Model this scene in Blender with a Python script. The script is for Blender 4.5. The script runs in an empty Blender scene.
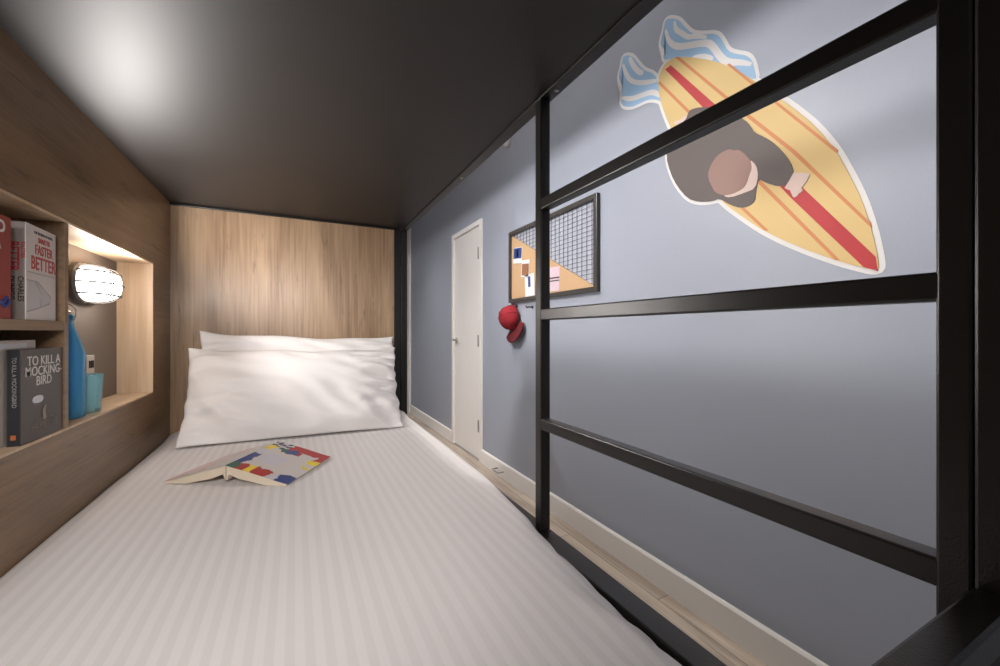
import bpy, bmesh, math, random
from mathutils import Vector, Matrix, noise
random.seed(4)
C = bpy.context.scene.collection
H = 1.097                    # height of the camera above the floor

# ---------------------------------------------------------------- camera
cam_d = bpy.data.cameras.new('camera'); cam = bpy.data.objects.new('camera', cam_d); C.objects.link(cam)
cam_d.sensor_width = 36; cam_d.lens = 407/1000*36; cam_d.clip_start = .01; cam_d.shift_y = -.001
YAW = math.atan2(205, 407)
cam.location = (0, 0, H); cam.rotation_euler = (math.pi/2, 0, -YAW)
bpy.context.scene.camera = cam
# ---------------------------------------------------------------- world and lights
sc = bpy.context.scene
sc.view_settings.view_transform = 'Standard'; sc.view_settings.look = 'None'
sc.view_settings.gamma = 1; sc.view_settings.use_curve_mapping = False
sc.view_settings.exposure = 0.2
w = bpy.data.worlds.new('world'); sc.world = w; w.use_nodes = True
w.node_tree.nodes['Background'].inputs[0].default_value = (.9, .93, 1, 1)
w.node_tree.nodes['Background'].inputs[1].default_value = .3

def lamp(name, kind, loc, energy, color, size=.1, target=None, spot=None, blend=.5, size_y=None):
    d = bpy.data.lights.new(name, kind); d.energy = energy; d.color = color
    if kind == 'AREA':
        d.shape = 'RECTANGLE' if size_y else 'DISK'; d.size = size
        if size_y: d.size_y = size_y
    else: d.shadow_soft_size = size
    if kind == 'SPOT': d.spot_size = math.radians(spot); d.spot_blend = blend
    o = bpy.data.objects.new(name, d); C.objects.link(o); o.location = Vector(loc) + Vector((0, 0, H))
    if target is not None:
        v = Vector(target) - Vector(loc); o.rotation_euler = v.to_track_quat('-Z', 'Y').to_euler()
    return o
DOWN = [(.62, .35), (.62, 2.45), (.62, 4.35)]
for (dx, dy), e in zip(DOWN, (72, 95, 85)):
    lamp('aisle_light', 'SPOT', (dx, dy, 1.675), e, (1, .95, .90), .05, target=(dx, dy, 0), spot=96, blend=.9)
# unseen fills added behind the camera and at the foot; then the berth lamps
lamp('rear_fill', 'AREA', (.35, -1.55, .55), 3.2, (1, .98, .97), 1.6, target=(.35, 2, .15), size_y=1.6)
lamp('foot_fill', 'SPOT', (-.02, -.22, .40), 30, (1, .96, .94), .10, target=(-.04, 1.42, -.40), spot=64, blend=1)
lamp('foot_side_fill', 'SPOT', (-.36, -.20, .34), 24, (1, .96, .94), .08, target=(-.04, 1.05, -.41), spot=92, blend=.9)
lamp('upper_reading_light', 'POINT', (-.42, 1.80, 1.34), 118, (1, .97, .95), .08)
lamp('reading_light', 'SPOT', (-.4750, 1.60, .141), 42, (1, .95, .92), .030, target=(.1, 1.55, .50), spot=172, blend=.6)

# ---------------------------------------------------------------- materials
def nt(name):
    m = bpy.data.materials.new(name); m.use_nodes = True
    return m, m.node_tree, m.node_tree.nodes['Principled BSDF']
def s2l(c): return tuple((x/255/12.92 if x/255 <= .04045 else ((x/255+.055)/1.055)**2.4) for x in c)
def mat(name, rgb, rough=.5, metal=0, spec=.5, bump=0, scale=200, var=0, trans=0, ior=1.45, coat=0):
    m, t, b = nt(name); c = (*s2l(rgb), 1)
    b.inputs['Base Color'].default_value = c; b.inputs['Roughness'].default_value = rough
    b.inputs['Metallic'].default_value = metal; b.inputs['Specular IOR Level'].default_value = spec
    b.inputs['Transmission Weight'].default_value = trans; b.inputs['IOR'].default_value = ior
    b.inputs['Coat Weight'].default_value = coat
    n = t.nodes.new('ShaderNodeTexNoise'); n.inputs['Scale'].default_value = scale
    tc = t.nodes.new('ShaderNodeTexCoord'); t.links.new(tc.outputs['Object'], n.inputs['Vector'])
    if var:
        r = t.nodes.new('ShaderNodeMix'); r.data_type = 'RGBA'; r.blend_type = 'MULTIPLY'
        r.inputs[0].default_value = 1; r.inputs[6].default_value = c
        mr = t.nodes.new('ShaderNodeMapRange'); mr.inputs[1].default_value = .3; mr.inputs[2].default_value = .7
        mr.inputs[3].default_value = 1-var; mr.inputs[4].default_value = 1+var
        t.links.new(n.outputs[0], mr.inputs[0]); t.links.new(mr.outputs[0], r.inputs[7]); t.links.new(r.outputs[2], b.inputs['Base Color'])
    if bump:
        bp = t.nodes.new('ShaderNodeBump'); bp.inputs['Strength'].default_value = bump; bp.inputs['Distance'].default_value = .002
        t.links.new(n.outputs[0], bp.inputs['Height']); t.links.new(bp.outputs[0], b.inputs['Normal'])
    return m
def wood(name, dark, light, axis='Z', rough=.45, planks=None, lat=14, knots=False):
    """oak with grain running along the world axis named"""
    m, t, b = nt(name)
    geo = t.nodes.new('ShaderNodeNewGeometry')
    mp = t.nodes.new('ShaderNodeMapping'); k = {'X': 0, 'Y': 1, 'Z': 2}[axis]
    sc_ = [lat]*3; sc_[k] = .9; mp.inputs['Scale'].default_value = sc_
    t.links.new(geo.outputs['Position'], mp.inputs['Vector'])
    n1 = t.nodes.new('ShaderNodeTexNoise'); n1.inputs['Scale'].default_value = 1.1; n1.inputs['Detail'].default_value = 6; n1.inputs['Distortion'].default_value = .8
    mp2 = t.nodes.new('ShaderNodeMapping'); s2 = [110, 110, 110]; s2[k] = 3.0; mp2.inputs['Scale'].default_value = s2
    n2 = t.nodes.new('ShaderNodeTexNoise'); n2.inputs['Scale'].default_value = 1; n2.inputs['Detail'].default_value = 4
    n2.inputs['Distortion'].default_value = .4
    t.links.new(geo.outputs['Position'], mp2.inputs['Vector']); t.links.new(mp2.outputs[0], n2.inputs['Vector'])
    src = mp.outputs[0]
    t.links.new(src, n1.inputs['Vector'])
    mix = t.nodes.new('ShaderNodeMath'); mix.operation = 'MULTIPLY_ADD'; mix.inputs[1].default_value = .35
    t.links.new(n2.outputs[0], mix.inputs[0]); 
    m2 = t.nodes.new('ShaderNodeMath'); m2.operation = 'MULTIPLY'; m2.inputs[1].default_value = .65
    t.links.new(n1.outputs[0], m2.inputs[0]); t.links.new(m2.outputs[0], mix.inputs[2])
    cr = t.nodes.new('ShaderNodeValToRGB'); cr.color_ramp.elements[0].position = .36; cr.color_ramp.elements[1].position = .62
    cr.color_ramp.elements[0].color = (*s2l(dark), 1); cr.color_ramp.elements[1].color = (*s2l(light), 1)
    t.links.new(mix.outputs[0], cr.inputs[0]); col = cr.outputs[0]
    if knots:
        mp3 = t.nodes.new('ShaderNodeMapping'); s3 = [30]*3; s3[k] = 4.5; mp3.inputs['Scale'].default_value = s3; t.links.new(geo.outputs['Position'], mp3.inputs['Vector'])
        n3 = t.nodes.new('ShaderNodeTexNoise'); n3.inputs['Scale'].default_value = 1; n3.inputs['Detail'].default_value = 5; n3.inputs['Distortion'].default_value = 1.5; t.links.new(mp3.outputs[0], n3.inputs['Vector'])
        r3 = t.nodes.new('ShaderNodeMapRange'); r3.inputs[1].default_value = .60; r3.inputs[2].default_value = .72; r3.inputs[3].default_value = 1; r3.inputs[4].default_value = .62; t.links.new(n3.outputs[0], r3.inputs[0])
        mk = t.nodes.new('ShaderNodeMix'); mk.data_type = 'RGBA'; mk.blend_type = 'MULTIPLY'; mk.inputs[0].default_value = 1
        t.links.new(col, mk.inputs[6]); t.links.new(r3.outputs[0], mk.inputs[7]); col = mk.outputs[2]
    if planks:
        br = t.nodes.new('ShaderNodeTexBrick'); mpb = t.nodes.new('ShaderNodeMapping')
        mpb.inputs['Rotation'].default_value = (0, 0, math.pi/2)
        t.links.new(geo.outputs['Position'], mpb.inputs['Vector']); t.links.new(mpb.outputs[0], br.inputs['Vector'])
        br.inputs['Scale'].default_value = 1; br.inputs['Brick Width'].default_value = 1.2; br.inputs['Row Height'].default_value = planks
        br.inputs['Mortar Size'].default_value = .0015; br.inputs['Color1'].default_value = (1, 1, 1, 1); br.inputs['Color2'].default_value = (.78, .78, .78, 1)
        br.inputs['Mortar'].default_value = (.25, .22, .2, 1)
        mm = t.nodes.new('ShaderNodeMix'); mm.data_type = 'RGBA'; mm.blend_type = 'MULTIPLY'; mm.inputs[0].default_value = 1
        t.links.new(col, mm.inputs[6]); t.links.new(br.outputs[0], mm.inputs[7]); col = mm.outputs[2]
    t.links.new(col, b.inputs['Base Color']); b.inputs['Roughness'].default_value = rough
    bp = t.nodes.new('ShaderNodeBump'); bp.inputs['Strength'].default_value = .12; bp.inputs['Distance'].default_value = .001
    t.links.new(n2.outputs[0], bp.inputs['Height']); t.links.new(bp.outputs[0], b.inputs['Normal'])
    return m
def stripes(name, rgb, rough=.75):
    """white sateen with woven stripes running along the bed"""
    m, t, b = nt(name)
    geo = t.nodes.new('ShaderNodeNewGeometry'); sp = t.nodes.new('ShaderNodeSeparateXYZ'); t.links.new(geo.outputs['Position'], sp.inputs[0])
    s = t.nodes.new('ShaderNodeMath'); s.operation = 'MULTIPLY'; s.inputs[1].default_value = 2*math.pi/.0235; t.links.new(sp.outputs[0], s.inputs[0])
    si = t.nodes.new('ShaderNodeMath'); si.operation = 'SINE'; t.links.new(s.outputs[0], si.inputs[0])
    mr = t.nodes.new('ShaderNodeMapRange'); mr.interpolation_type = 'SMOOTHSTEP'; mr.inputs[1].default_value = -.25; mr.inputs[2].default_value = .25
    t.links.new(si.outputs[0], mr.inputs[0])
    mx = t.nodes.new('ShaderNodeMix'); mx.data_type = 'RGBA'
    mx.inputs[6].default_value = (*s2l([x*.966 for x in rgb]), 1); mx.inputs[7].default_value = (*s2l(rgb), 1)
    t.links.new(mr.outputs[0], mx.inputs[0]); t.links.new(mx.outputs[2], b.inputs['Base Color'])
    b.inputs['Roughness'].default_value = rough; b.inputs['Sheen Weight'].default_value = .1
    r2 = t.nodes.new('ShaderNodeMapRange'); r2.inputs[3].default_value = .8; r2.inputs[4].default_value = .55; t.links.new(mr.outputs[0], r2.inputs[0]); t.links.new(r2.outputs[0], b.inputs['Roughness'])
    v = t.nodes.new('ShaderNodeTexNoise'); v.inputs['Scale'].default_value = 900; t.links.new(geo.outputs['Position'], v.inputs['Vector'])
    bp = t.nodes.new('ShaderNodeBump'); bp.inputs['Strength'].default_value = .15; bp.inputs['Distance'].default_value = .0006
    t.links.new(v.outputs[0], bp.inputs['Height']); t.links.new(bp.outputs[0], b.inputs['Normal'])
    return m
def emit(name, rgb, strength):
    m, t, b = nt(name); b.inputs['Base Color'].default_value = (1, 1, 1, 1)
    b.inputs['Emission Color'].default_value = (*rgb, 1); b.inputs['Emission Strength'].default_value = strength
    return m

M = dict(
    wall=mat('blue_wall_paint', (150, 155, 166), .42, spec=.45, bump=.05, scale=120, var=.01),
    white=mat('white_paint', (226, 222, 218), .45),
    ceilw=mat('ceiling_paint', (225, 224, 222), .8),
    back=mat('grey_paint', (150, 150, 155), .8),
    metal=mat('dark_bronze_metal', (30, 27, 25), .33, metal=.25, spec=.7, bump=.15, scale=500, var=.04),
    panel=mat('dark_laminate', (28, 23, 21), .5, metal=0, spec=.58),
    oak=wood('oak_upright', (128, 102, 78), (180, 152, 123), 'Z', .30, lat=6, knots=True),
    oaky=wood('oak_lengthwise', (106, 82, 60), (144, 116, 88), 'Y', .36, lat=6, knots=True),
    oakl=wood('oak_niche', (190, 158, 124), (216, 190, 160), 'Z', .5),
    taupe=mat('taupe_board', (120, 108, 98), .55),
    floor=wood('oak_floor', (150, 134, 120), (204, 190, 174), 'Y', .5, planks=.19),
    linen=stripes('striped_linen', (231, 226, 224)),
    pillow=mat('pillow_cotton', (238, 234, 232), .8, bump=.2, scale=700),
    glow=emit('lit_opal_glass', (1, .95, .9), 15),
    steel=mat('brushed_steel', (170, 168, 165), .3, metal=.9),
    grey=mat('grey_cast_metal', (92, 88, 84), .5, metal=.3),
    plate=mat('cream_plastic', (205, 196, 180), .4), black=mat('black_plastic', (26, 25, 26), .5),
    red=mat('red_cotton', (140, 26, 36), .85, bump=.4, scale=400, var=.1), redd=mat('deep_red_cotton', (88, 14, 22), .85, bump=.4, scale=400),
    cork=mat('cork', (180, 148, 112), .85, bump=.3, scale=150, var=.07), wire=mat('black_wire', (45, 46, 52), .45, metal=.4),
    bluewall2=mat('white_backing', (166, 170, 180), .7),
    bottle=mat('blue_glass', (110, 200, 246), .03, trans=.66, ior=1.3), tumbler=mat('turquoise_glass', (190, 238, 248), .03, trans=.72, ior=1.25),
    yellow=mat('board_yellow', (206, 178, 122), .55, spec=.3), stripe=mat('stripe_orange', (196, 130, 84), .55, spec=.3), redm=mat('stripe_red', (176, 56, 60), .55, spec=.3),
    vinyl=mat('white_vinyl', (216, 213, 210), .55, spec=.3), wave=mat('wave_blue', (150, 182, 210), .55, spec=.3),
    suit=mat('wetsuit_grey', (94, 85, 82), .55, spec=.3), hair=mat('hair_brown', (142, 112, 102), .55, spec=.3), skin=mat('skin_pink', (204, 182, 172), .55, spec=.3),
    paper=mat('book_paper', (222, 208, 186), .8, bump=.2, scale=500), cover=mat('white_cover', (212, 204, 200), .45),
    cred=mat('cover_red', (176, 40, 42), .4), cblue=mat('cover_blue', (42, 66, 130), .4), cyel=mat('cover_yellow', (236, 210, 60), .4), cgreen=mat('cover_green', (30, 96, 78), .4), cpink=mat('cover_pink', (226, 160, 158), .4), clav=mat('cover_lavender', (206, 202, 210), .4),
    greyp=mat('print_light_grey', (196, 190, 190), .5), ltext=mat('pale_print', (206, 200, 194), .5),
    framem=mat('frame_dark_satin', (66, 62, 58), .3, spec=.7),
    ctxt=mat('cover_black', (36, 34, 36), .4), charcoal=mat('cover_charcoal', (72, 66, 62), .45), spineb=mat('cover_near_black', (34, 35, 40), .45), pale=mat('cover_pale', (196, 184, 176), .5), gtext=mat('grey_print', (150, 146, 142), .5), spinegrey=mat('spine_taupe', (150, 138, 132), .5),
    photo1=mat('photo_blue', (52, 66, 120), .4), photo2=mat('photo_brown', (140, 100, 74), .4), card=mat('card_white', (208, 210, 214), .5), pink=mat('card_pink', (196, 174, 184), .5), dorange=mat('dull_orange', (170, 92, 50), .5), brick=mat('cover_brick', (140, 34, 38), .4),
)

# ---------------------------------------------------------------- helpers
def link(name, bm, m, parent=None, smooth=False, bevel=0, mats=None, recalc=True):
    me = bpy.data.meshes.new(name)
    vs = bm.verts
    if recalc: bmesh.ops.recalc_face_normals(bm, faces=bm.faces)
    if parent is None:
        xs = [v.co for v in vs]
        o0 = Vector(((min(v.x for v in xs)+max(v.x for v in xs))/2, (min(v.y for v in xs)+max(v.y for v in xs))/2, min(v.z for v in xs)))
        L = o0
    else:
        L = parent.matrix_basis.translation - Vector((0, 0, H)) if parent.parent is None else parent['_w']
        L = Vector(L)
    bmesh.ops.translate(bm, verts=vs, vec=-L)
    bm.to_mesh(me); bm.free()
    for p in me.polygons: p.use_smooth = smooth
    o = bpy.data.objects.new(name, me); C.objects.link(o)
    for x in (mats or [m]): me.materials.append(M[x] if isinstance(x, str) else x)
    if parent is None: o.location = L + Vector((0, 0, H))
    else: o.parent = parent; o['_w'] = list(L)
    if bevel:
        b = o.modifiers.new('bevel', 'BEVEL'); b.width = bevel; b.segments = 2; b.limit_method = 'ANGLE'
    return o
def thing(name, label, cat, loc, group=None):
    o = bpy.data.objects.new(name, None); C.objects.link(o); o.location = Vector(loc) + Vector((0, 0, H)); o.empty_display_size = .05
    o['label'] = label; o['category'] = cat
    if group: o['group'] = group
    return o
def tag(o, label, cat, group=None):
    o['label'] = label; o['category'] = cat
    if group: o['group'] = group
    return o
def struct(name, bm, m, parent=None, bevel=0, **k):
    o = link(name, bm, m, parent, bevel=bevel, **k)
    if parent is None: o['kind'] = 'structure'
    return o
def B(): return bmesh.new()
def box(bm, x0, x1, y0, y1, z0, z1, mi=0):
    r = bmesh.ops.create_cube(bm, size=1)
    for v in r['verts']: v.co = Vector(((x0+x1)/2+v.co.x*(x1-x0), (y0+y1)/2+v.co.y*(y1-y0), (z0+z1)/2+v.co.z*(z1-z0)))
    fs = {f for v in r['verts'] for f in v.link_faces}
    for f in fs: f.material_index = mi
    return bm
def boxb(*a): return box(B(), *a)
def obox(bm, ctr, ax, ay, az, sx, sy, sz, mi=0):
    """box with axes ax, ay, az"""
    ax, ay, az = (Vector(a).normalized() for a in (ax, ay, az))
    r = bmesh.ops.create_cube(bm, size=1)
    for v in r['verts']: v.co = Vector(ctr)+ax*v.co.x*sx+ay*v.co.y*sy+az*v.co.z*sz
    for f in {f for v in r['verts'] for f in v.link_faces}: f.material_index = mi
    return bm
def tube(bm, pts, r, n=8, cap=True):
    pts = [Vector(p) for p in pts]; rings = []
    up = None
    for i, p in enumerate(pts):
        d = (pts[min(i+1, len(pts)-1)]-pts[max(i-1, 0)]).normalized()
        if up is None: up = Vector((0, 0, 1)) if abs(d.z) < .9 else Vector((1, 0, 0))
        a = d.cross(up).normalized(); b = a.cross(d).normalized(); up = b
        rr = r[i] if isinstance(r, (list, tuple)) else r
        rings.append([bm.verts.new(p+a*math.cos(2*math.pi*k/n)*rr+b*math.sin(2*math.pi*k/n)*rr) for k in range(n)])
    for q, s in zip(rings, rings[1:]):
        for k in range(n): bm.faces.new((q[k], q[(k+1) % n], s[(k+1) % n], s[k]))
    if cap: bm.faces.new(rings[0][::-1]); bm.faces.new(rings[-1])
    return bm
def lathe(bm, prof, ctr, n=32, axis='Z'):
    rings = []
    for r, h in prof:
        ring = []
        for k in range(n):
            a = 2*math.pi*k/n; c, s = math.cos(a)*r, math.sin(a)*r
            v = {'Z': (c, s, h), 'X': (h, c, s), 'Y': (c, h, s)}[axis]
            ring.append(bm.verts.new(Vector(ctr)+Vector(v)))
        rings.append(ring)
    for q, s in zip(rings, rings[1:]):
        for k in range(n): bm.faces.new((q[k], q[(k+1) % n], s[(k+1) % n], s[k]))
    if prof[0][0] > 1e-6: bm.faces.new(rings[0][::-1])
    if prof[-1][0] > 1e-6: bm.faces.new(rings[-1])
    bmesh.ops.remove_doubles(bm, verts=bm.verts, dist=1e-7)
    return bm
def grid(bm, f, nu, nv, mi=None):
    vs = [[bm.verts.new(f(i/nu, j/nv)) for i in range(nu+1)] for j in range(nv+1)]
    for j in range(nv):
        for i in range(nu):
            fc = bm.faces.new((vs[j][i], vs[j][i+1], vs[j+1][i+1], vs[j+1][i]))
            if mi: fc.material_index = mi((i+.5)/nu, (j+.5)/nv)
    return vs
def wallpoly(bm, pts, x0, x1):
    """solid outline of (y, z) points lying on the blue wall between x0 (front) and x1"""
    f = [bm.verts.new((x0, y, z)) for y, z in pts]; b = [bm.verts.new((x1, y, z)) for y, z in pts]
    ff = bm.faces.new(f); bm.faces.new(b[::-1])
    for k in range(len(pts)):
        q = (k+1) % len(pts); bm.faces.new((f[k], b[k], b[q], f[q]))
    bmesh.ops.triangulate(bm, faces=[x for x in bm.faces if len(x.verts) > 4])
    return bm
def smoothloop(pts, it=1, closed=True):
    for _ in range(it):
        out = []; n = len(pts)
        for k in range(n if closed else n-1):
            a, b = pts[k], pts[(k+1) % n]
            out += [(a[0]*.75+b[0]*.25, a[1]*.75+b[1]*.25), (a[0]*.25+b[0]*.75, a[1]*.25+b[1]*.75)]
        pts = out if closed else [pts[0]]+out+[pts[-1]]
    return pts
def ribbon(pts, wd):
    L, R = [], []; n = len(pts)
    for k in range(n):
        a, b = pts[max(k-1, 0)], pts[min(k+1, n-1)]
        dx, dy = b[0]-a[0], b[1]-a[1]; l = math.hypot(dx, dy) or 1
        ww = wd*(.35+.65*min(1, 4*(k+.6)/n, 4*(n-k-.4)/n))/2
        L.append((pts[k][0]-dy/l*ww, pts[k][1]+dx/l*ww)); R.append((pts[k][0]+dy/l*ww, pts[k][1]-dx/l*ww))
    return L+R[::-1]
def offset(pts, d):
    n = len(pts); A = sum(pts[k][0]*pts[(k+1) % n][1]-pts[(k+1) % n][0]*pts[k][1] for k in range(n)); s = 1 if A > 0 else -1
    out = []
    for k in range(n):
        a, p, b = pts[k-1], pts[k], pts[(k+1) % n]
        n1 = ((p[1]-a[1]), -(p[0]-a[0])); n2 = ((b[1]-p[1]), -(b[0]-p[0]))
        l1 = math.hypot(*n1) or 1; l2 = math.hypot(*n2) or 1
        v = (n1[0]/l1+n2[0]/l2, n1[1]/l1+n2[1]/l2); l = math.hypot(*v) or 1
        out.append((p[0]+s*d*v[0]/l, p[1]+s*d*v[1]/l))
    return out
def text(name, body, size, org, xa, ya, m, parent, sx=1.0, align='CENTER', ext=.0002, bold=0.0):
    """lettering: org = baseline point, xa / ya = reading and up directions"""
    cu = bpy.data.curves.new(name, 'FONT'); cu.body = body; cu.size = size; cu.align_x = align; cu.extrude = ext; cu.offset = bold; cu.resolution_u = 3
    t = bpy.data.objects.new(name, cu); C.objects.link(t); bpy.context.view_layer.update()
    me = bpy.data.meshes.new_from_object(t.evaluated_get(bpy.context.evaluated_depsgraph_get()))
    bpy.data.objects.remove(t); bm = B(); bm.from_mesh(me); bpy.data.meshes.remove(me)
    xa, ya = Vector(xa).normalized(), Vector(ya).normalized(); za = xa.cross(ya)
    for v in bm.verts: v.co = Vector(org)+xa*v.co.x*sx+ya*v.co.y+za*v.co.z
    return link(name, bm, m, parent, recalc=False)

# ================================================================= room
XW, FZ, CZ = 1.406, -H, 1.70
Y0, Y1, XL = -1.7, 5.75, -.66
struct('floor', boxb(XL-.1, XW+.1, Y0-.1, Y1+.1, FZ-.1, FZ), 'floor')
struct('ceiling', boxb(XL-.1, XW+.1, Y0-.1, Y1+.1, CZ, CZ+.1), 'ceilw')
DY0, DY1, DZ = 3.15, 3.800, .925
bm = B(); box(bm, XW, XW+.1, Y0-.1, DY0, FZ, CZ); box(bm, XW, XW+.1, DY1, Y1+.1, FZ, CZ); box(bm, XW, XW+.1, DY0, DY1, DZ, CZ); box(bm, XW+.06, XW+.1, DY0, DY1, FZ, DZ)
struct('wall_right', bm, 'wall')
struct('wall_left', boxb(XL-.1, XL, Y0, Y1, FZ, CZ), 'back')
struct('wall_back', boxb(XL, XW, Y0-.1, Y0, FZ, CZ), 'back')
struct('wall_far', boxb(XL, XW, Y1, Y1+.1, FZ, CZ), 'wall')
def baseb(name, y0, y1):
    bm = B(); z1 = FZ+.113
    prof = [(XW, FZ), (XW-.016, FZ), (XW-.016, z1-.008), (XW-.010, z1), (XW, z1)]
    a = [bm.verts.new((x, y0, z)) for x, z in prof]; b = [bm.verts.new((x, y1, z)) for x, z in prof]
    for k in range(5): bm.faces.new((a[k], a[(k+1) % 5], b[(k+1) % 5], b[k]))
    bm.faces.new(a); bm.faces.new(b[::-1]); return struct(name, bm, 'white')
baseb('baseboard_right', Y0, DY0-.035); baseb('baseboard_right.001', DY1+.035, 5.46)
# white jamb at the far end of the blue wall
struct('trim_1', boxb(XW-.03, XW, 5.47, 5.62, FZ, CZ), 'white', bevel=.004)
# door
d = thing('door_1', '', '', (XW, (DY0+DY1)/2, FZ)); del d['label']; del d['category']; d['kind'] = 'structure'
bm = B()
for y0, y1 in ((DY0-.035, DY0+.012), (DY1-.012, DY1+.035)): box(bm, XW-.014, XW+.059, y0, y1, FZ, DZ+.03)
box(bm, XW-.014, XW+.059, DY0+.012, DY1-.012, DZ-.012, DZ+.03)
link('door_frame', bm, 'white', d, bevel=.002)
slab = link('door_panel', boxb(XW+.004, XW+.044, DY0+.015, DY1-.015, FZ+.006, DZ-.015), 'white', d, bevel=.001)
for zz in (.67, -.075, -.80):
    bm = B(); tube(bm, [(XW-.018, DY0+.016, zz-.05), (XW-.018, DY0+.016, zz+.05)], .0065, 10)
    box(bm, XW-.018, XW+.0035, DY0+.0155, DY0+.0185, zz-.05, zz+.05); box(bm, XW+.0, XW+.0035, DY0+.018, DY0+.048, zz-.05, zz+.05); link('hinge', bm, 'steel', d)
bm = B(); lathe(bm, [(.024, 0), (.024, -.008), (.010, -.010), (.010, -.045), (0, -.046)], (XW+.003, DY1-.07, -.075), 20, 'X')
tube(bm, [(XW-.042, DY1-.07, -.075), (XW-.046, DY1-.10, -.075), (XW-.046, DY1-.19, -.073)], [.009, .009, .007], 10)
link('door_handle', bm, 'steel', d, smooth=True)
link('door_threshold', boxb(XW-.012, XW+.058, DY0+.013, DY1-.013, FZ+.0002, FZ+.005), 'steel', d)
# downlights
for i, (dx, dy) in enumerate(DOWN):
    t = thing('ceiling_downlight', ['round recessed downlight over the middle of the aisle', 'round recessed downlight over the foot of the bunk', 'round recessed downlight at the far end of the aisle'][i], 'ceiling light', (dx, dy, CZ-.012), 'downlights along the aisle')
    link('rim', lathe(B(), [(.062, 0), (.085, 0), (.085, .012), (.062, .012), (.062, 0)], (dx, dy, CZ-.0125), 32), 'white', t, smooth=False)
    link('diffuser', lathe(B(), [(.061, 0), (.061, .008)], (dx, dy, CZ-.010), 32), 'glow', t)

# ================================================================= bunk bed
XS, XR, PZ = -.457, .492, .530       # side panel face, inner face of the frame, underside of the upper berth
YH = 2.10
bunk = thing('bunk_bed', 'dark metal bunk bed frame with oak headboard, oak side panel and rails', 'bunk bed', (0, 1.1, FZ))
link('headboard', boxb(XS-.02, .4515, YH, YH+.02, FZ, .5205), 'oak', bunk)
bm = B(); box(bm, XS, .4515, YH-.012, YH+.02, .5207, PZ-.0004); box(bm, .4517, .484, YH-.004, YH+.02, FZ, PZ-.0004)
link('headboard_edge', bm, 'metal', bunk, bevel=.0015)
bm = B(); T = .018; N0, N1, NZ0, NZ1 = .35, 1.87, -.215, .2445
e = .005; box(bm, XS-T, XS, .1, N0, FZ, PZ); box(bm, XS-T, XS, N1+e, YH, FZ, PZ); box(bm, XS-T, XS, N0, N1+e, NZ1+e, PZ); box(bm, XS-T, XS, N0, N1+e, FZ, NZ0-e)
bmesh.ops.remove_doubles(bm, verts=bm.verts, dist=1e-5)
link('side_panel', bm, 'oaky', bunk)
ND = -.556
nb = link('niche_lining', box(box(box(B(), ND, XS+.0004, N0, N1, NZ1, NZ1+.0049), ND, XS+.0004, N0, N1, NZ0-.0049, NZ0), ND, XS+.0004, N1, N1+.0049, NZ0-.0049, NZ1+.0049), 'oakl', bunk)
link('niche_back', boxb(ND-.012, ND, N0, N1+T, NZ0-T, NZ1+T), 'taupe', bunk)
link('shelf_divider', boxb(ND+.0005, XS-.0005, 1.2445, 1.2615, NZ0+.0003, NZ1-.0003), 'oaky', bunk, bevel=.0006)
link('shelf', boxb(ND+.0005, XS-.001, N0+.001, 1.2440, .0035, .0235), 'oaky', bunk, bevel=.0006)
link('upper_berth_base', boxb(XS-T, XR, .098, YH, PZ, PZ+.035), 'panel', bunk)
def metal(name, *a, bevel=.0025): return link(name, boxb(*a), 'metal', bunk, bevel=bevel)
metal('upper_side_rail', XR+.001, .523, .098, YH+.03, PZ-.004, PZ+.055)
XO = .517
metal('frame_post', XR, XO, .1225, .1445, -.448, PZ-.0045)
metal('frame_post', XR, XO, .773, .798, -.448, PZ-.0045)
metal('frame_post', XR-.007, XO+.001, YH-.006, YH+.03, FZ, PZ-.0045)
metal('frame_post', XR, XO, .0975, .1222, FZ, PZ-.0045)
metal('frame_post', XS, XS+.025, .0975, .1222, FZ, PZ-.0005)
for z0, z1 in ((.2755, .3), (.0267, .0520), (-.2195, -.1945)):
    metal('guard_rail', XR+.0004, XO-.0004, .135, .785, z0, z1)
    # weld beads where the rail meets the posts
metal('lower_side_rail', .4765, .5205, .1225, YH-.007, -.482, -.4485)
metal('foot_rail', XS+.0252, XR-.0002, .098, .1225, -.231, -.206)
for z0, z1 in ((.905, .945), (1.20, 1.50)):
    metal('upper_shade_bar', XR+.0005, XO-.0005, .1, 1.32 if z0 < 1 else YH+2.1, z0, z1)  # unseen bars, sized and lengthened to shade the blue wall from the upper lamp
link('foot_panel', boxb(XS+.0252, XR-.0002, .104, .116, -.60, -.2313), 'panel', bunk)
link('base_panel', boxb(.478, .492, .1225, YH-.007, FZ+.02, -.4825), 'panel', bunk)
link('bed_base', boxb(XS+.001, .476, .124, YH-.001, -.62, -.585), 'oaky', bunk)
for y in (.735, 1.3):
    link('bolt', lathe(B(), [(.005, 0), (.005, -.002), (.003, -.003), (0, -.003)], (.508, y, PZ-.004), 12), 'steel', bunk)

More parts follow.
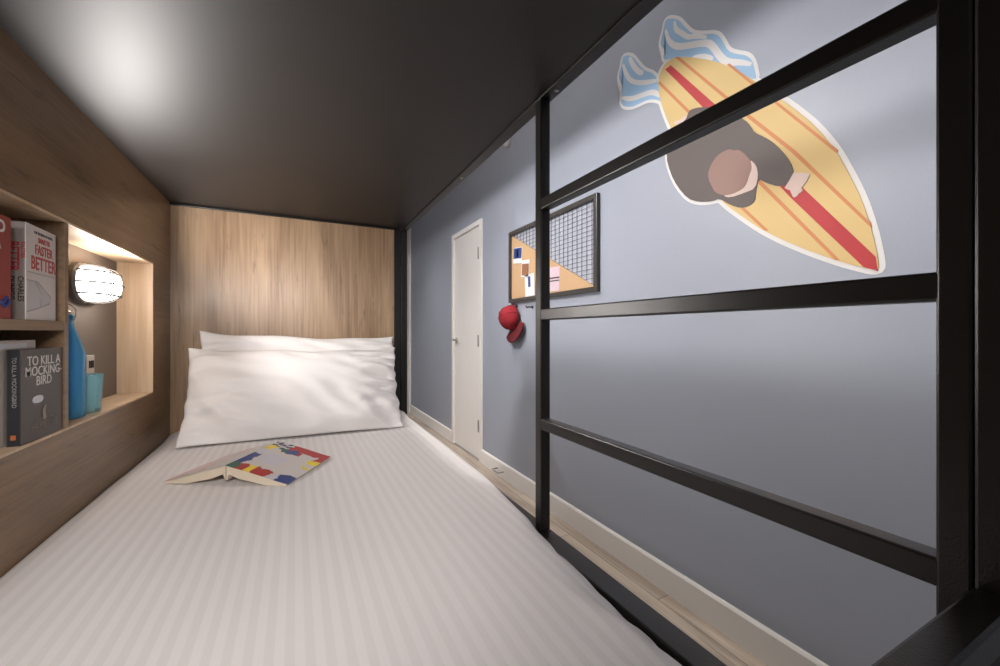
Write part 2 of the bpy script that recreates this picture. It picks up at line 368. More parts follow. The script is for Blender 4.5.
# ================================================================= bedding
def edge_x(y):      # where the right shoulder of the sheet starts
    t = min(1, max(0, (y-.55)/.35)); t = t*t*(3-2*t)
    return (.335+.04*min(1, y/.5))*(1-t)+.452*t
def topz(x, y):
    z = -.410
    l = (x-(XS+.003))/.06
    if l < 1: z -= .018*(1-max(0, l))**2
    if y > 1.98: z += .010*min(1, (y-1.98)/.1)*1
    z += .0035*noise.noise(Vector((x*3.1, y*2.3, 1)))+.0018*noise.noise(Vector((x*9, y*5, 4)))
    return z
XE = .4755
def sheet_pt(s, y):
    """s in 0..1 across; returns a point on the upper surface"""
    ex = edge_x(y); x0 = XS+.0015; far = min(1, max(0, (y-.80)/.35)); far = far*far*(3-2*far); XE = .4755+.030*far; ex += .012*far
    if s <= .8:
        x = x0+(ex-x0)*s/.8; return Vector((x, y, topz(x, y)))
    q = (s-.8)/.2; r = XE-ex; drop = .065
    if q < .62:
        a = q/.62*math.pi/2; x = ex+r*math.sin(a); z = topz(ex, y)-r*.62*(1-math.cos(a))
    else:
        x = XE; z = topz(ex, y)-r*.62-(q-.62)/.38*(.05*(1-far)+.006*far)
    near = max(0, min(1, (.95-y)/.35))
    f = near*.0016*math.sin(y*38+3*math.sin(y*9))*min(1, q*2)+near*.003*noise.noise(Vector((y*22, q*2, 7)))*min(1, q*3)
    fold = max(0, min(1, (.78-y)/.3))*.013*min(1, max(0, (x-.22)/.12))*noise.noise(Vector((y*7+x*16, x*9-y*2, 3)))
    X_ = min(XE, x+f-.004*near*min(1, q*2)); z = z+f*.6+fold*(1-q*.5)
    return Vector((X_, y, max(z, -.4455) if X_ > .4750 and y > .78 else z))
bm = B(); top = grid(bm, lambda u, v: sheet_pt(u, .1255+(2.0915-.1255)*v), 90, 150)
nu, nv = 90, 150
bot = [[bm.verts.new((XS+.0015+(XE-.002-XS)*i/nu, top[j][0].co.y, -.50 if i < nu else top[j][nu].co.z-.004)) for i in (0, nu)] for j in (0, nv)]
for j in range(nv+1): pass
# skirt closing the sheet down to the mattress
low = []
border = [top[0][i] for i in range(nu+1)]+[top[j][nu] for j in range(1, nv+1)]+[top[nv][i] for i in range(nu-1, -1, -1)]+[top[j][0] for j in range(nv-1, 0, -1)]
for r in bot:
    for v in r: bm.verts.remove(v)
mid = [bm.verts.new((min(v.co.x, .4750), v.co.y, v.co.z if v.co.x < .4751 else -.4470)) for v in border]
for v, m_ in zip(border, mid): m_.co.z = min(m_.co.z, v.co.z)-.0004
low = [bm.verts.new((min(v.co.x, .4750), v.co.y, -.548)) for v in border]
for k in range(len(border)):
    q = (k+1) % len(border); bm.faces.new((border[k], border[q], mid[q], mid[k])); bm.faces.new((mid[k], mid[q], low[q], low[k]))
bm.faces.new(low)
sheet = link('bed_sheet', bm, 'linen', smooth=True)
tag(sheet, 'white striped bed sheet tucked smoothly over the lower bunk mattress', 'bed sheet')
bm = boxb(XS+.004, XE-.003, .13, 2.093, -.5845, -.5488)
tag(link('mattress', bm, 'pillow', bevel=.01), 'white mattress lying under the striped sheet', 'mattress')

def pillow(name, label, BL, BR, TL, TR, thick, seed, front):
    """pillow between four seam corners"""
    BL, BR, TL, TR = map(Vector, (BL, BR, TL, TR)); bm = B(); NU, NV = 110, 64
    nrm = ((BR-BL).cross(TL-BL)).normalized()
    if nrm.y > 0: nrm = -nrm
    def seam(u, v):
        cu = u*2-1; cv = v*2-1
        uu = u - .018*cu*(1-cv*cv)*abs(cu)**3; vv = v - (.05 if v > .5 else .008)*cv*(1-cu*cu)*abs(cv)**3
        p = BL*(1-uu)*(1-vv)+BR*uu*(1-vv)+TL*(1-uu)*vv+TR*uu*vv
        p = p+nrm*.010*noise.noise(Vector((u*5, v*4, seed)))*(abs(cu)**6+abs(cv)**6)
        p.x += (.016 if cu > 0 else .005)*noise.noise(Vector((cu*3, v*9, seed+4)))*abs(cu)**5
        p.z += .010*noise.noise(Vector((u*4, 3, seed)))*max(0, cv)**4
        return p
    def bulge(u, v, side):
        cu, cv = u*2-1, v*2-1
        e = max(0, (1-abs(cu)**2.6))**.62*max(0, (1-abs(cv)**2.3))**.68
        h = thick*e*(1+.10*cv*-1)
        # gathers running in from the short sides and the lower seam
        r = noise.noise(Vector((u*3, v*13+1.4*noise.noise(Vector((u*4, v*4, seed))), seed+side*9)))
        a = max(0, abs(cu)-.45)/.55
        h += .044*r*a*min(1, (1-abs(cu))*9)*min(1, (1-abs(cv))*6)*(1.3 if cu > 0 else .55)
        r2 = noise.noise(Vector((u*9+v*4, v*3, seed+5+side*3)))
        h += .030*r2*max(0, -cv+.35)*min(1, (1-abs(cv))*5)*min(1, (1-abs(cu))*6)
        r3 = noise.noise(Vector(((u+v)*7, (u-v)*2.5, seed+2+side)))
        h += .012*r3*min(1, (1-abs(cu))*6)*min(1, (1-abs(cv))*6)
        cdist = min(math.hypot(u-.0, (v-1)*.5), math.hypot(u-1, (v-1)*.5))
        return max(.0012, h)
    f = grid(bm, lambda u, v: seam(u, v)+nrm*bulge(u, v, 0), NU, NV)
    g = grid(bm, lambda u, v: seam(u, v)-nrm*bulge(u, v, 1)*.62, NU, NV)
    def rim(a): return [a[0][i] for i in range(NU+1)]+[a[j][NU] for j in range(1, NV+1)]+[a[NV][i] for i in range(NU-1, -1, -1)]+[a[j][0] for j in range(NV-1, 0, -1)]
    ra, rb = rim(f), rim(g)
    for k in range(len(ra)):
        q = (k+1) % len(ra); bm.faces.new((ra[k], rb[k], rb[q], ra[q]))
    o = link(name, bm, 'pillow', smooth=True)
    return tag(o, label, 'pillow')
pillow('pillow', 'white pillow in front, leaning back on the other pillow', (-.372, 1.775, -.405), (.412, 1.735, -.402), (-.372, 1.965, -.062), (.425, 1.955, -.072), .066, 3, True)
pillow('pillow', 'white pillow behind, upright against the oak headboard', (-.345, 1.955, -.392), (.425, 1.965, -.392), (-.350, 2.045, .006), (.438, 2.055, -.022), .040, 11, False)

# ---- open book lying face down
A = Vector((.500, .866, 0)); Bv = Vector((.866, -.500, 0)); O = Vector((-.166, 1.300, -.4085)); LEN, WID, HS = .240, .172, .047
bk = thing('open_book', 'open paperback with colourful patchwork cover lying face down on the bed', 'book', (O.x, O.y, O.z))
def prof(s, w=WID):       # s 0..1 from spine to fore edge: (outward, height)
    o = w*s; h = HS*(1-s)**1.75+.010*math.sin(s*math.pi)*1.0+.0045
    return o, h
def pos(side, s, l, lift=0):
    o, h = prof(s); return O+Bv*(o*side)+A*(l*LEN)+Vector((0, 0, h+lift))
cm = ['cover', 'cred', 'cblue', 'cyel', 'cgreen', 'cpink', 'clav', 'ctxt']
def patch_r(s, l):
    # s: spine 0 -> fore edge 1, l: near 0 -> far 1
    s, l = s+.045*noise.noise(Vector((s*9, l*9, 1))), l+.045*noise.noise(Vector((s*9, l*9, 6)))
    s, l = max(.001, min(.999, s)), max(.001, min(.999, l))
    n = noise.noise(Vector((s*5, l*5, 2)))
    if l > .84:
        if s < .32: return 6 if noise.noise(Vector((s*20, l*26, 5))) > .0 else 7
        return 1
    if l > .70 and s > .16 and s < .62: return [2, 1, 2, 4][int((s+l*.4)*6) % 4] if n > -.22 else 0
    if s < .13+.05*n: return [4, 2, 2, 6, 3, 2][int(l*6)]
    if l < .16+.06*n: return [2, 1, 3, 1, 1, 6, 2, 2][int(s*7.9)]
    if s > .84+.08*n: return [3, 0, 0, 3, 3, 1, 1][int(l*6.9)] if n > -.1 or l > .6 else 0
    if .3 < l < .6 and .2 < s < .55: return 6
    return 0
def patch_l(s, l):
    n = noise.noise(Vector((s*4, l*6, 8)))
    if s > .93: return 5
    if abs(s-.55-.1*n) < .05 and l > .1: return 5
    return 0
for side, pf in ((1, patch_r), (-1, patch_l)):
    bm = B(); vt = grid(bm, lambda s, l: pos(side, s, l, .001), 60, 84, pf)
    bmesh.ops.recalc_face_normals(bm, faces=bm.faces)
    r = bmesh.ops.solidify(bm, geom=bm.faces[:], thickness=.0007)
    link('cover', bm, None, bk, mats=cm)
    bm = B(); NS, NL = 24, 10
    up = [[bm.verts.new(pos(side, .01+.965*i/NS, .008+.984*j/NL, -.0005)) for i in range(NS+1)] for j in range(NL+1)]
    def lowpt(i, j):
        s = .01+.965*i/NS; p = pos(side, s, .008+.984*j/NL, -.0005); th = .0165*min(1, .5+s*2)
        o, h = prof(s); hh = max(.0004, h-th-(.012*(1-s))); p.z = O.z+hh if s > .02 else O.z+.012; return p
    dn = [[bm.verts.new(lowpt(i, j)) for i in range(NS+1)] for j in range(NL+1)]
    for j in range(NL):
        for i in range(NS):
            bm.faces.new((up[j][i], up[j][i+1], up[j+1][i+1], up[j+1][i])); bm.faces.new((dn[j][i], dn[j+1][i], dn[j+1][i+1], dn[j][i+1]))
    for j in range(NL): bm.faces.new((up[j][0], up[j+1][0], dn[j+1][0], dn[j][0])); bm.faces.new((up[j][NS], dn[j][NS], dn[j+1][NS], up[j+1][NS]))
    for i in range(NS): bm.faces.new((up[0][i], dn[0][i], dn[0][i+1], up[0][i+1])); bm.faces.new((up[NL][i], up[NL][i+1], dn[NL][i+1], dn[NL][i]))
    link('pages', bm, 'paper', bk, smooth=False)

# ================================================================= things in the niche
# reading lamp
LY, LZ = 1.615, .141
lp = thing('bulkhead_lamp', 'lit oval caged bulkhead lamp on the niche wall above the glass', 'lamp', (ND, LY, LZ))
def sup(a, e): c, s = math.cos(a), math.sin(a); return math.copysign(abs(c)**e, c), math.copysign(abs(s)**e, s)
def oval(bm, prof, n=48, e=.8):
    rings = []
    for ky, kz, x in prof:
        rings.append([bm.verts.new((ND+x, LY+ky*sup(2*math.pi*k/n, e)[0], LZ+kz*sup(2*math.pi*k/n, e)[1])) for k in range(n)])
    for q, s in zip(rings, rings[1:]):
        for k in range(n): bm.faces.new((q[k], q[(k+1) % n], s[(k+1) % n], s[k]))
    bm.faces.new(rings[0][::-1]); bm.faces.new(rings[-1]); return bm
link('base', oval(B(), [(.104, .060, .0004), (.104, .060, .014), (.099, .056, .020)]), 'grey', lp)
dome = [(.096*math.cos(a)**.68 if a < 1.5 else .01, .051*math.cos(a)**.68 if a < 1.5 else .006, .0205+.0585*math.sin(a)) for a in [k/12*1.56 for k in range(12)]]
link('glass_dome', oval(B(), dome), 'glow', lp, smooth=True)
cg = B()
def dpt(a, th):      # point on the cage over the dome
    return (ND+.0205+.070*math.sin(a), LY+.098*abs(math.cos(a))**.55*th[0], LZ+.054*abs(math.cos(a))**.55*th[1])
for zf in (-.62, 0, .62):
    pts = []
    for k in range(25):
        t = -1+2*k/24; a = math.acos(min(1, abs(t)**1.6)); zz = LZ+.052*zf
        pts.append((ND+.021+.0605*math.sin(a)*(1-.25*zf*zf), LY+.098*t, zz))
    tube(cg, pts, .0030, 6)
for yf in (-.35, .35):
    pts = []
    for k in range(21):
        t = -1+2*k/20; a = math.acos(min(1, abs(t)**1.6)); pts.append((ND+.021+.0605*math.sin(a)*.97, LY+.098*yf, LZ+.056*t))
    tube(cg, pts, .0016, 6)
link('cage', cg, 'grey', lp, smooth=True)

# bottle with swing top
bx, by = -.506, 1.385
bo = thing('swing_top_bottle', 'tall blue glass swing top bottle standing in the niche', 'bottle', (bx, by, NZ0))
outer = [(.0, .003), (.030, .0012), (.0335, .004), (.034, .02), (.034, .150), (.0325, .165), (.027, .188), (.018, .215), (.0125, .232), (.0120, .248), (.0140, .250), (.0140, .257)]
inner = [(.0100, .257), (.0092, .232), (.015, .213), (.024, .187), (.0295, .165), (.0310, .150), (.0310, .012), (.0, .010)]
link('glass_body', lathe(B(), outer+inner, (bx, by, NZ0), 40), 'bottle', bo, smooth=True)
link('stopper', lathe(B(), [(.0085, .248), (.0088, .257), (.0095, .259), (.009, .264), (.005, .268), (0, .269)], (bx, by, NZ0), 24), 'steel', bo, smooth=True)
bm = B()
for s in (-1, 1):
    tube(bm, [(bx+s*.0146, by-.002, NZ0+.244), (bx+s*.019, by-.006, NZ0+.254), (bx+s*.0165, by+.001, NZ0+.270), (bx+s*.010, by+.002, NZ0+.281), (bx, by+.002, NZ0+.284)], .0011, 6)
    tube(bm, [(bx+s*.0165, by, NZ0+.262), (bx+s*.019, by-.012, NZ0+.247), (bx+s*.012, by-.022, NZ0+.238), (bx, by-.024, NZ0+.236)], .0011, 6)
tube(bm, [(bx+.0145*math.cos(a), by+.0145*math.sin(a), NZ0+.244) for a in [k/16*2*math.pi for k in range(17)]], .0012, 6)
link('wire_bail', bm, 'steel', bo, smooth=True)
# tumbler
gx, gy = -.505, 1.470
tb = link('tumbler', lathe(B(), [(0, .0006), (.033, .0006), (.0350, .003), (.0400, .100), (.0392, .1012), (.0380, .100), (.0325, .012), (0, .011)], (gx, gy, NZ0), 44), 'tumbler', smooth=True)
tag(tb, 'turquoise glass tumbler standing behind the blue bottle in the niche', 'glass')
# switch plate
pl = thing('wall_socket', 'small cream socket plate on the back of the niche', 'socket', (ND, 1.655, -.115))
link('plate', boxb(ND+.0003, ND+.007, 1.625, 1.675, -.125, -.070), 'plate', pl, bevel=.002)
bm = B()
for y in (1.638, 1.650, 1.662): box(bm, ND+.0072, ND+.009, y-.0028, y+.0028, -.108, -.086)
link('slots', bm, 'black', pl)

# books
def book(name, label, x0, x1, y0, y1, z0, z1, mc, ms, rot=0, group='books on the niche shelves'):
    """a closed book standing upright, cover facing +x, spine facing -y"""
    t = thing(name, label, 'book', ((x0+x1)/2, y0, z0), group)
    bm = B(); c = .0016
    box(bm, x1-c, x1, y0, y1, z0+.0003, z1, 0); box(bm, x0, x0+c, y0, y1, z0+.0003, z1, 0)
    box(bm, x0+c, x1-c, y0, y0+c, z0+.0003, z1, 1)
    cv = link('cover', bm, None, t, mats=[mc, ms], bevel=.0006)
    link('pages', boxb(x0+c+.0002, x1-c-.0002, y0+c+.0002, y1-.003, z0+.003, z1-.002), 'paper', t)
    return cv
def turn(t, deg): t.parent.rotation_euler.z = math.radians(deg)
UX, UZ = (0, 1, 0), (0, 0, 1)
SH = .0237
x1 = -.461
b1 = book('book', 'white book titled FASTER BETTER in red on the upper shelf', x1-.026, x1, 1.106, 1.232, SH, .2115, 'cover', 'spinegrey')
c = (x1+.0004)
text('title', 'SMARTER', .0155, (c, 1.178, .184-.004), UX, UZ, 'cred', b1, .78, bold=.0001)
text('title', 'FASTER', .0275, (c, 1.178, .156), UX, UZ, 'cred', b1, .84, bold=.0004)
text('title', 'BETTER', .0375, (c, 1.177, .125), UX, UZ, 'cred', b1, .84, bold=.0006)
text('subtitle', 'THE SECRETS OF BEING', .0072, (c, 1.176, .196), UX, UZ, 'ctxt', b1, 1.05, bold=.0001)
link('rule', boxb(c-.0002, c+.0001, 1.110, 1.228, .1165, .1178), 'gtext', b1)
# grey line drawing of a folded plane on the cover
bm = B()
def yz(bm, pts, x0=None):
    v = [bm.verts.new((c, y, z)) for y, z in pts]; w = [bm.verts.new((c-.0003, y, z)) for y, z in pts]
    bm.faces.new(v); bm.faces.new(w[::-1])
    for k in range(len(pts)): q = (k+1) % len(pts); bm.faces.new((v[k], w[k], w[q], v[q]))
yz(bm, [(1.109, .100), (1.150, .100), (1.205, .074), (1.200, .060), (1.150, .048), (1.109, .040)])
link('emblem', bm, 'greyp', b1)
bm = B(); tube(bm, [(c, 1.109, .101), (c, 1.150, .101), (c, 1.206, .074), (c, 1.200, .059), (c, 1.150, .047), (c, 1.109, .039)], .0009, 5); tube(bm, [(c, 1.140, .101), (c, 1.165, .078), (c, 1.163, .050)], .0012, 5)
link('emblem_lines', bm, 'gtext', b1)
sy = 1.106-.0004
text('spine_title', 'BETTER', .021, (x1-.0235, sy, .173), (0, 0, -1), (1, 0, 0), 'cred', b1, .80, 'LEFT', bold=.0004)
text('spine_title', 'FASTER', .008, (x1-.0065, sy, .173), (0, 0, -1), (1, 0, 0), 'cred', b1, 1.2, 'LEFT', bold=.0001)
text('spine_author', 'CHARLES', .0112, (x1-.0105, sy, .107), (0, 0, -1), (1, 0, 0), 'ctxt', b1, 1.05, 'LEFT', bold=.0002)
text('spine_author', 'DUHIGG', .0112, (x1-.0225, sy, .107), (0, 0, -1), (1, 0, 0), 'ctxt', b1, 1.05, 'LEFT', bold=.0002)
turn(b1, 3)
b2 = book('book', 'red book left of the white one on the upper shelf', -.492, -.460, .925, 1.058, SH, .2065, 'brick', 'brick')
c = -.4596
text('title', 'D', .03, (c, 1.030, .176), UX, UZ, 'cover', b2, 1, bold=.001); text('title', 'A', .03, (c, 1.020, .146), UX, UZ, 'pale', b2, 1)
bm = B(); tube(bm, [(c, 1.03, .05), (c, 1.045, .062), (c, 1.05, .055), (c, 1.04, .045), (c, 1.025, .052), (c, 1.0, .058)], .003, 6); link('emblem', bm, 'cblue', b2)
x1 = -.4605
b3 = book('book', 'charcoal book titled TO KILL A MOCKINGBIRD on the lower shelf', x1-.020, x1, 1.090, 1.2425, NZ0, -.0335, 'charcoal', 'spineb')
c = x1+.0004
text('title', 'TO KILL A', .0265, (c, 1.170, -.0660), UX, UZ, 'ltext', b3, 1.02, bold=.00012)
text('title', 'MOCKING-', .0265, (c, 1.170, -.0865), UX, UZ, 'ltext', b3, 1.02, bold=.00012)
text('title', 'BIRD', .0265, (c, 1.168, -.1065), UX, UZ, 'ltext', b3, 1.02, bold=.00012)
text('author', 'HARPER LEE', .021, (c, 1.173, -.196), UX, UZ, 'taupe', b3, .85)
bm = B(); n = 20
ov = smoothloop([(1.127, -.127), (1.165, -.127), (1.165, -.142), (1.127, -.142)], 3)
yz(bm, ov); link('sticker', bm, 'card', b3)
bm = B(); tube(bm, [(c, 1.168, -.178), (c, 1.166, -.160), (c, 1.172, -.150)], [.004, .003, .0015], 6); tube(bm, [(c, 1.135, -.178), (c, 1.17, -.174), (c, 1.205, -.178)], .0012, 5); link('emblem', bm, 'taupe', b3)
text('spine_title', 'TO KILL A MOCKINGBIRD', .0085, (x1-.012, 1.0896, -.048), (0, 0, -1), (1, 0, 0), 'gtext', b3, .95, 'LEFT')
link('spine_emblem', boxb(x1-.014, x1-.007, 1.0895, 1.0899, -.203, -.194), 'dorange', b3)
b4 = book('book', 'pale taller book behind the charcoal one on the lower shelf', -.5135, -.4845, 1.02, 1.197, NZ0, -.0165, 'pale', 'pale')
c = -.4841
link('title_band', boxb(c-.0004, c, 1.03, 1.165, -.032, -.022), 'card', b4)
text('title', 'OCEAN', .022, (c, 1.075, -.062), UX, UZ, 'ctxt', b4, 1) if False else None

# ================================================================= the blue wall
BOARD = [(0.52, 0.165), (0.52, 0.191), (0.534, 0.276), (0.558, 0.372), (0.588, 0.455), (0.614, 0.521), (0.663, 0.612), (0.711, 0.681), (0.748, 0.729), (0.802, 0.794), (0.844, 0.849), (0.921, 0.942), (1.006, 1.021), (1.1, 1.09), (1.162, 1.129), (1.209, 1.144), (1.244, 1.132), (1.265, 1.097), (1.26, 1.01), (1.205, 0.863), (1.12, 0.685), (0.98, 0.488), (0.89, 0.401), (0.816, 0.335), (0.723, 0.27), (0.619, 0.209), (0.558, 0.18)]
WAVE_A = [(1.254, 1.25), (1.234, 1.295), (1.228, 1.325), (1.205, 1.317), (1.161, 1.282), (1.135, 1.238), (1.098, 1.181), (1.041, 1.142), (1.011, 1.126), (0.984, 1.102), (0.966, 1.065), (0.948, 1.02), (0.913, 0.988), (0.881, 0.965), (0.861, 0.936), (0.852, 0.898), (0.844, 0.854), (0.899, 0.913), (0.953, 0.963), (1.011, 1.013), (1.088, 1.075), (1.182, 1.135), (1.233, 1.156), (1.239, 1.185), (1.22, 1.187), (1.249, 1.224)]
WAVE_A_ST = [[(1.226, 1.282), (1.211, 1.223), (1.169, 1.172), (1.096, 1.137), (1.033, 1.106), (1.009, 1.079), (0.981, 1.023), (0.953, 0.981), (0.899, 0.951), (0.863, 0.922)], [(1.182, 1.288), (1.175, 1.248), (1.145, 1.215), (1.117, 1.179), (1.08, 1.162), (1.033, 1.125)], [(1.096, 1.085), (1.045, 1.063), (1.007, 1.027)]]
WAVE_B = [(1.483, 1.315), (1.468, 1.32), (1.433, 1.3), (1.406, 1.272), (1.375, 1.221), (1.344, 1.178), (1.306, 1.147), (1.28, 1.117), (1.269, 1.088), (1.251, 1.014), (1.251, 0.989), (1.276, 1.012), (1.323, 1.036), (1.371, 1.042), (1.422, 1.051), (1.473, 1.078), (1.494, 1.112), (1.483, 1.126), (1.488, 1.157), (1.472, 1.176), (1.505, 1.222), (1.505, 1.258), (1.488, 1.28)]
WAVE_B_ST = [[(1.478, 1.283), (1.452, 1.212), (1.412, 1.161), (1.342, 1.121), (1.272, 1.093)], [(1.435, 1.29), (1.414, 1.243), (1.379, 1.191), (1.35, 1.168)], [(1.483, 1.126), (1.422, 1.088), (1.352, 1.072), (1.295, 1.057), (1.254, 1.016)]]
STRIPE = [[(0.951, 0.973), (0.941, 0.971), (0.611, 0.525), (0.616, 0.519)], [(1.179, 1.138), (1.157, 1.125), (0.856, 0.736), (0.723, 0.569), (0.537, 0.298), (0.535, 0.283), (0.736, 0.569), (0.867, 0.733)], [(1.265, 1.075), (1.257, 1.082), (0.837, 0.52), (0.607, 0.207), (0.619, 0.209), (0.852, 0.522)], [(0.902, 0.438), (0.886, 0.433), (0.804, 0.336), (0.818, 0.339)]]
RED = [(1.227, 1.114), (1.198, 1.115), (0.937, 0.771), (0.711, 0.457), (0.526, 0.203), (0.522, 0.165), (0.552, 0.179), (0.736, 0.424), (0.937, 0.711)]
SUIT = [(1.116, 0.857), (1.114, 0.875), (1.101, 0.883), (1.057, 0.871), (0.996, 0.837), (0.938, 0.796), (0.884, 0.74), (0.862, 0.705), (0.852, 0.682), (0.813, 0.648), (0.78, 0.61), (0.748, 0.56), (0.73, 0.519), (0.728, 0.489), (0.747, 0.469), (0.774, 0.472), (0.813, 0.497), (0.837, 0.519), (0.846, 0.479), (0.848, 0.447), (0.87, 0.435), (0.899, 0.436), (0.938, 0.458), (0.979, 0.494), (1.013, 0.493), (1.067, 0.506), (1.116, 0.533), (1.166, 0.599), (1.198, 0.662), (1.222, 0.742), (1.206, 0.797), (1.144, 0.848)]
HAIR = [(0.962, 0.661), (0.938, 0.66), (0.921, 0.647), (0.907, 0.646), (0.884, 0.623), (0.862, 0.589), (0.859, 0.559), (0.866, 0.547), (0.877, 0.514), (0.892, 0.5), (0.93, 0.494), (0.962, 0.499), (0.996, 0.521), (1.009, 0.549), (1.022, 0.577), (1.025, 0.606), (1.009, 0.636), (0.987, 0.655)]
FACE = [(0.866, 0.596), (0.844, 0.568), (0.837, 0.529), (0.848, 0.489), (0.884, 0.486), (0.938, 0.484), (0.966, 0.5), (0.93, 0.501), (0.892, 0.515), (0.881, 0.556)]
HAND = [(0.727, 0.504), (0.711, 0.492), (0.705, 0.476), (0.711, 0.463), (0.719, 0.451), (0.73, 0.445), (0.745, 0.453), (0.755, 0.462), (0.741, 0.48)]
FINGERS = [[(0.715, 0.489), (0.7, 0.483), (0.686, 0.473)], [(0.713, 0.479), (0.703, 0.469), (0.694, 0.459)], [(0.717, 0.467), (0.71, 0.458), (0.704, 0.449)], [(0.723, 0.456), (0.714, 0.444), (0.708, 0.433)], [(0.732, 0.454), (0.726, 0.438), (0.721, 0.424)]]
HAND2 = [(1.116, 0.873), (1.149, 0.863), (1.185, 0.872), (1.174, 0.855), (1.139, 0.844), (1.109, 0.848)]
mu = thing('surfer_decal', 'surfer on a yellow striped surfboard, flat decal on the blue wall', 'wall decal', (XW, .95, .165))
def layer(name, pts, k, m, sm=1, parent=mu):
    p = smoothloop(pts, sm) if sm else pts; bm = B(); wallpoly(bm, p, XW-.0006-.0007*k, XW-.0003); return link(name, bm, m, parent)
for i, (p, q) in enumerate(((BOARD, .014), (WAVE_A[:-2]+WAVE_A[-1:], .012), (WAVE_B[:-4]+WAVE_B[-3:], .012), (SUIT, .012))):
    layer('white_border', offset(smoothloop(p, 2), q), .2+.2*i, 'vinyl', 0)
layer('wave', WAVE_A, 1.4, 'wave'); layer('wave', WAVE_B, 1.6, 'wave')
for k, p in enumerate(WAVE_A_ST): layer('wave_foam', ribbon(smoothloop(p, 2, False), [.024, .018, .016][k]), 2.2+.1*k, 'vinyl', 0)
for k, p in enumerate(WAVE_B_ST): layer('wave_foam', ribbon(smoothloop(p, 2, False), [.020, .022, .022][k]), 2.2+.1*k, 'vinyl', 0)
layer('surfboard', BOARD, 3, 'yellow')
for p in STRIPE: layer('stripe', p, 4, 'stripe', 0)
layer('centre_stripe', RED, 4.3, 'redm', 0)
layer('hand', HAND2, 5, 'skin'); layer('wetsuit', SUIT, 6, 'suit'); 
bm = B(); wallpoly(bm, HAND, XW-.0050, XW-.0003)
for k, f in enumerate(FINGERS): wallpoly(bm, ribbon(smoothloop(f, 1, False), .016), XW-.0052-.0001*k, XW-.0003)
link('hand', bm, 'skin', mu)
layer('face', FACE, 7, 'skin'); layer('hair', HAIR, 8, 'hair')

# pin board
PB = (1.641, 2.605, .210, .717); xf = XW-.026
pb = thing('pin_board', 'black framed board, half cork and half wire grid, on the blue wall', 'notice board', (XW, 2.09, .205))
y0, y1, z0, z1 = PB; fw = .026
bm = B(); box(bm, xf, XW-.0005, y0, y1, z1-fw, z1); box(bm, xf, XW-.0005, y0, y1, z0, z0+fw); box(bm, xf, XW-.0005, y0, y0+fw, z0+fw, z1-fw); box(bm, xf, XW-.0005, y1-fw, y1, z0+fw, z1-fw)
link('frame', bm, 'framem', pb, bevel=.0015)
a0, a1, c0, c1 = y0+fw, y1-fw, z0+fw, z1-fw
bm = B(); wallpoly(bm, [(a0+.0003, c0+.0003), (a1-.0003, c0+.0003), (a1-.0003, c1-.0003)], XW-.012, XW-.004); link('cork_sheet', bm, 'cork', pb)
link('backing', boxb(XW-.0035, XW-.0008, a0+.0003, a1-.0003, c0+.0003, c1-.0003), 'bluewall2', pb)
bm = B()
def diag(y): return c0+(y-a0)/(a1-a0)*(c1-c0)
y = a0+.03
while y < a1-.005:
    tube(bm, [(XW-.009, y, diag(y)+.002), (XW-.009, y, c1)], .0014, 5); y += .0425
z = c0+.02
while z < c1-.004:
    yy = a0+(z-c0)/(c1-c0)*(a1-a0)
    tube(bm, [(XW-.0115, a0, z), (XW-.0115, yy-.002, z)], .0014, 5); z += .0255
link('wire_grid', bm, 'wire', pb)
def wp(px, py, X=XW-.0235):
    u = (px-500)/407; s, cc = math.sin(YAW), math.cos(YAW); k = X/(s+cc*u); return (cc-s*u)*k, (332-py)/407*k
def pin(name, label, cat, ya, yb, za, zb, m, extra=(), tilt=0, grp='cards pinned to the cork'):
    yc, zc = (ya+yb)/2, (za+zb)/2
    t = thing(name, label, cat, (XW-.0130, yc, zc), grp)
    sh = link('card_sheet', boxb(XW-.0134, XW-.0124, ya, yb, za, zb), m, t)
    for nm, (p, q, r, s_), mm in extra: link(nm, boxb(XW-.0142, XW-.0132, p, q, r, s_), mm, sh)
    t.rotation_euler.x = math.radians(tilt); return t
pin('postcard', 'postcard with a blue picture, topmost on the cork', 'card', 2.432, 2.552, .482, .592, 'card', [('picture', (2.436, 2.548, .515, .588), 'photo1'), ('figure', (2.482, 2.505, .50, .575), 'card')], 6)
pin('postcard', 'small brown photo card in the middle of the cork', 'card', 2.335, 2.438, .375, .488, 'card', [('picture', (2.338, 2.430, .384, .462), 'photo2')], 5)
pin('postcard', 'white card with a blue wedge low on the cork', 'card', 2.268, 2.388, .236, .385, 'card', [('wedge', (2.315, 2.345, .30, .370), 'photo1')], -4)
pin('postcard', 'pink card with dark lines beside the metal post', 'card', 1.985, 2.13, .248, .392, 'pink', [('line', (1.987, 2.128, .322, .330), 'ctxt'), ('line', (1.987, 2.128, .306, .312), 'ctxt')], 2)
pin('postcard', 'narrow brown card hanging at the lower edge of the cork', 'card', 2.215, 2.262, .240, .330, 'photo2', [], 0)

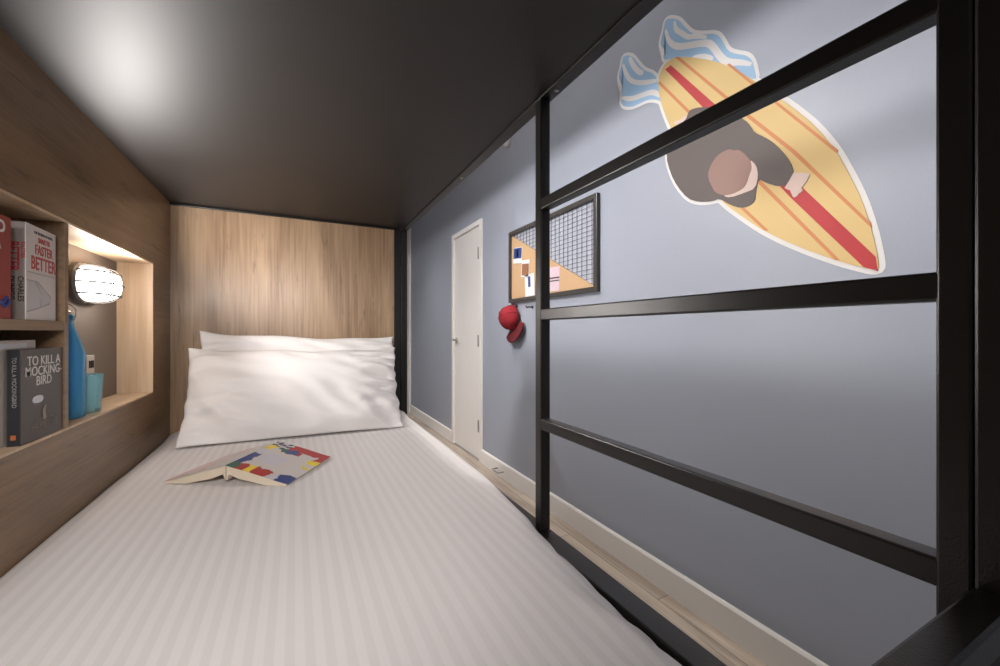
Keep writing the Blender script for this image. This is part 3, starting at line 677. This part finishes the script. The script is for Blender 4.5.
# red cap on a hook
hx, hy, hz = XW-.002, 2.52, .150
cp = thing('baseball_cap', 'red baseball cap hanging by its strap below the pin board corner', 'cap', (hx, hy, hz))
axis = Vector((-.95, -.05, .12)).normalized(); dn = Vector((.10, -.42, -.90)).normalized()
e2 = (dn-axis*dn.dot(axis)).normalized(); e1 = axis.cross(e2).normalized(); cc0 = Vector((XW-.030, hy+.01, .098))
R0 = .084
bm = B()
def dome_p(u, v, r=R0):
    a = 2*math.pi*u; p = v*math.pi/2; rr = r*(math.cos(p)**.8 if p < 1.57 else 0)*(1+.10*noise.noise(Vector((math.cos(a)*2, math.sin(a)*2, v*3))))
    return cc0+e1*(rr*math.cos(a)*.92)+e2*(rr*math.sin(a)*1.08)+axis*(r*1.25*math.sin(p))
vs = grid(bm, lambda u, v: dome_p(u, v), 36, 12); bmesh.ops.remove_doubles(bm, verts=bm.verts, dist=1e-5)
bmesh.ops.recalc_face_normals(bm, faces=bm.faces); bmesh.ops.solidify(bm, geom=bm.faces[:], thickness=.003)
link('crown', bm, 'red', cp, smooth=True)
bm = B()
def brim_p(u, v):
    a = (u-.5)*2*.95; r = R0*1.03+v*.088*math.cos(a*.9)**.5
    return cc0+e1*(r*math.sin(a)*.90)+e2*(r*math.cos(a)*1.05)-axis*(.0-.012*v+.018*(abs(a)**2))
grid(bm, brim_p, 24, 10); bmesh.ops.recalc_face_normals(bm, faces=bm.faces); bmesh.ops.solidify(bm, geom=bm.faces[:], thickness=.004)
link('brim', bm, 'redd', cp, smooth=True)
bm = B()
for k in range(6):
    a0_ = k/6
    tube(bm, [dome_p(a0_, v/10*.97, R0+.0012) for v in range(11)], .0013, 5)
link('seams', bm, 'redd', cp)
link('button', lathe(B(), [(.008, -.002), (.007, .004), (0, .006)], cc0+axis*(R0*1.25), 14), 'red', cp, smooth=True)
bm = B(); bs = -e2
tube(bm, [cc0+bs*R0*1.06+e1*(.045*t)+axis*(.0)+bs*(.012*(1-t*t)) for t in [-1+k/6 for k in range(13)]], .004, 6); link('strap', bm, 'redd', cp, smooth=True)
hk = link('coat_hook', tube(tube(B(), [(XW-.001, hy, .182), (XW-.02, hy, .182), (XW-.03, hy, .180), (XW-.034, hy, .190)], .004, 8), [(XW-.0005, hy, .182), (XW-.006, hy, .182)], .012, 12), 'metal', smooth=True)
tag(hk, 'dark metal hook holding the red cap on the blue wall', 'hook')
hk2 = link('coat_hook', tube(tube(B(), [(XW-.001, 2.31, .165), (XW-.03, 2.31, .165), (XW-.045, 2.31, .160), (XW-.052, 2.31, .175)], .004, 8), [(XW-.0005, 2.31, .165), (XW-.006, 2.31, .165)], .010, 12), 'metal', smooth=True)
tag(hk2, 'empty metal hook under the pin board beside the post', 'hook')

# sensor high on the wall and the door stop
bm = B(); lathe(bm, [(.032, 0), (.032, -.015), (.026, -.035), (.012, -.046), (0, -.048)], (XW-.0005, 2.645, 1.392), 24, 'X')
tag(link('ceiling_sensor', bm, 'white', smooth=True), 'small white rounded sensor high on the blue wall', 'sensor')
ds = link('door_stop', tube(B(), [(XW-.0165, 2.80, -1.045), (XW-.06, 2.80, -1.045), (XW-.066, 2.795, -1.045), (XW-.068, 2.75, -1.045), (XW-.066, 2.705, -1.045), (XW-.06, 2.70, -1.045), (XW-.0165, 2.70, -1.045)], .0055, 10), 'steel', smooth=True)
tag(ds, 'steel loop door stop fixed low on the white baseboard', 'door stop')

for o in bpy.data.objects:
    if '_w' in o: del o['_w']
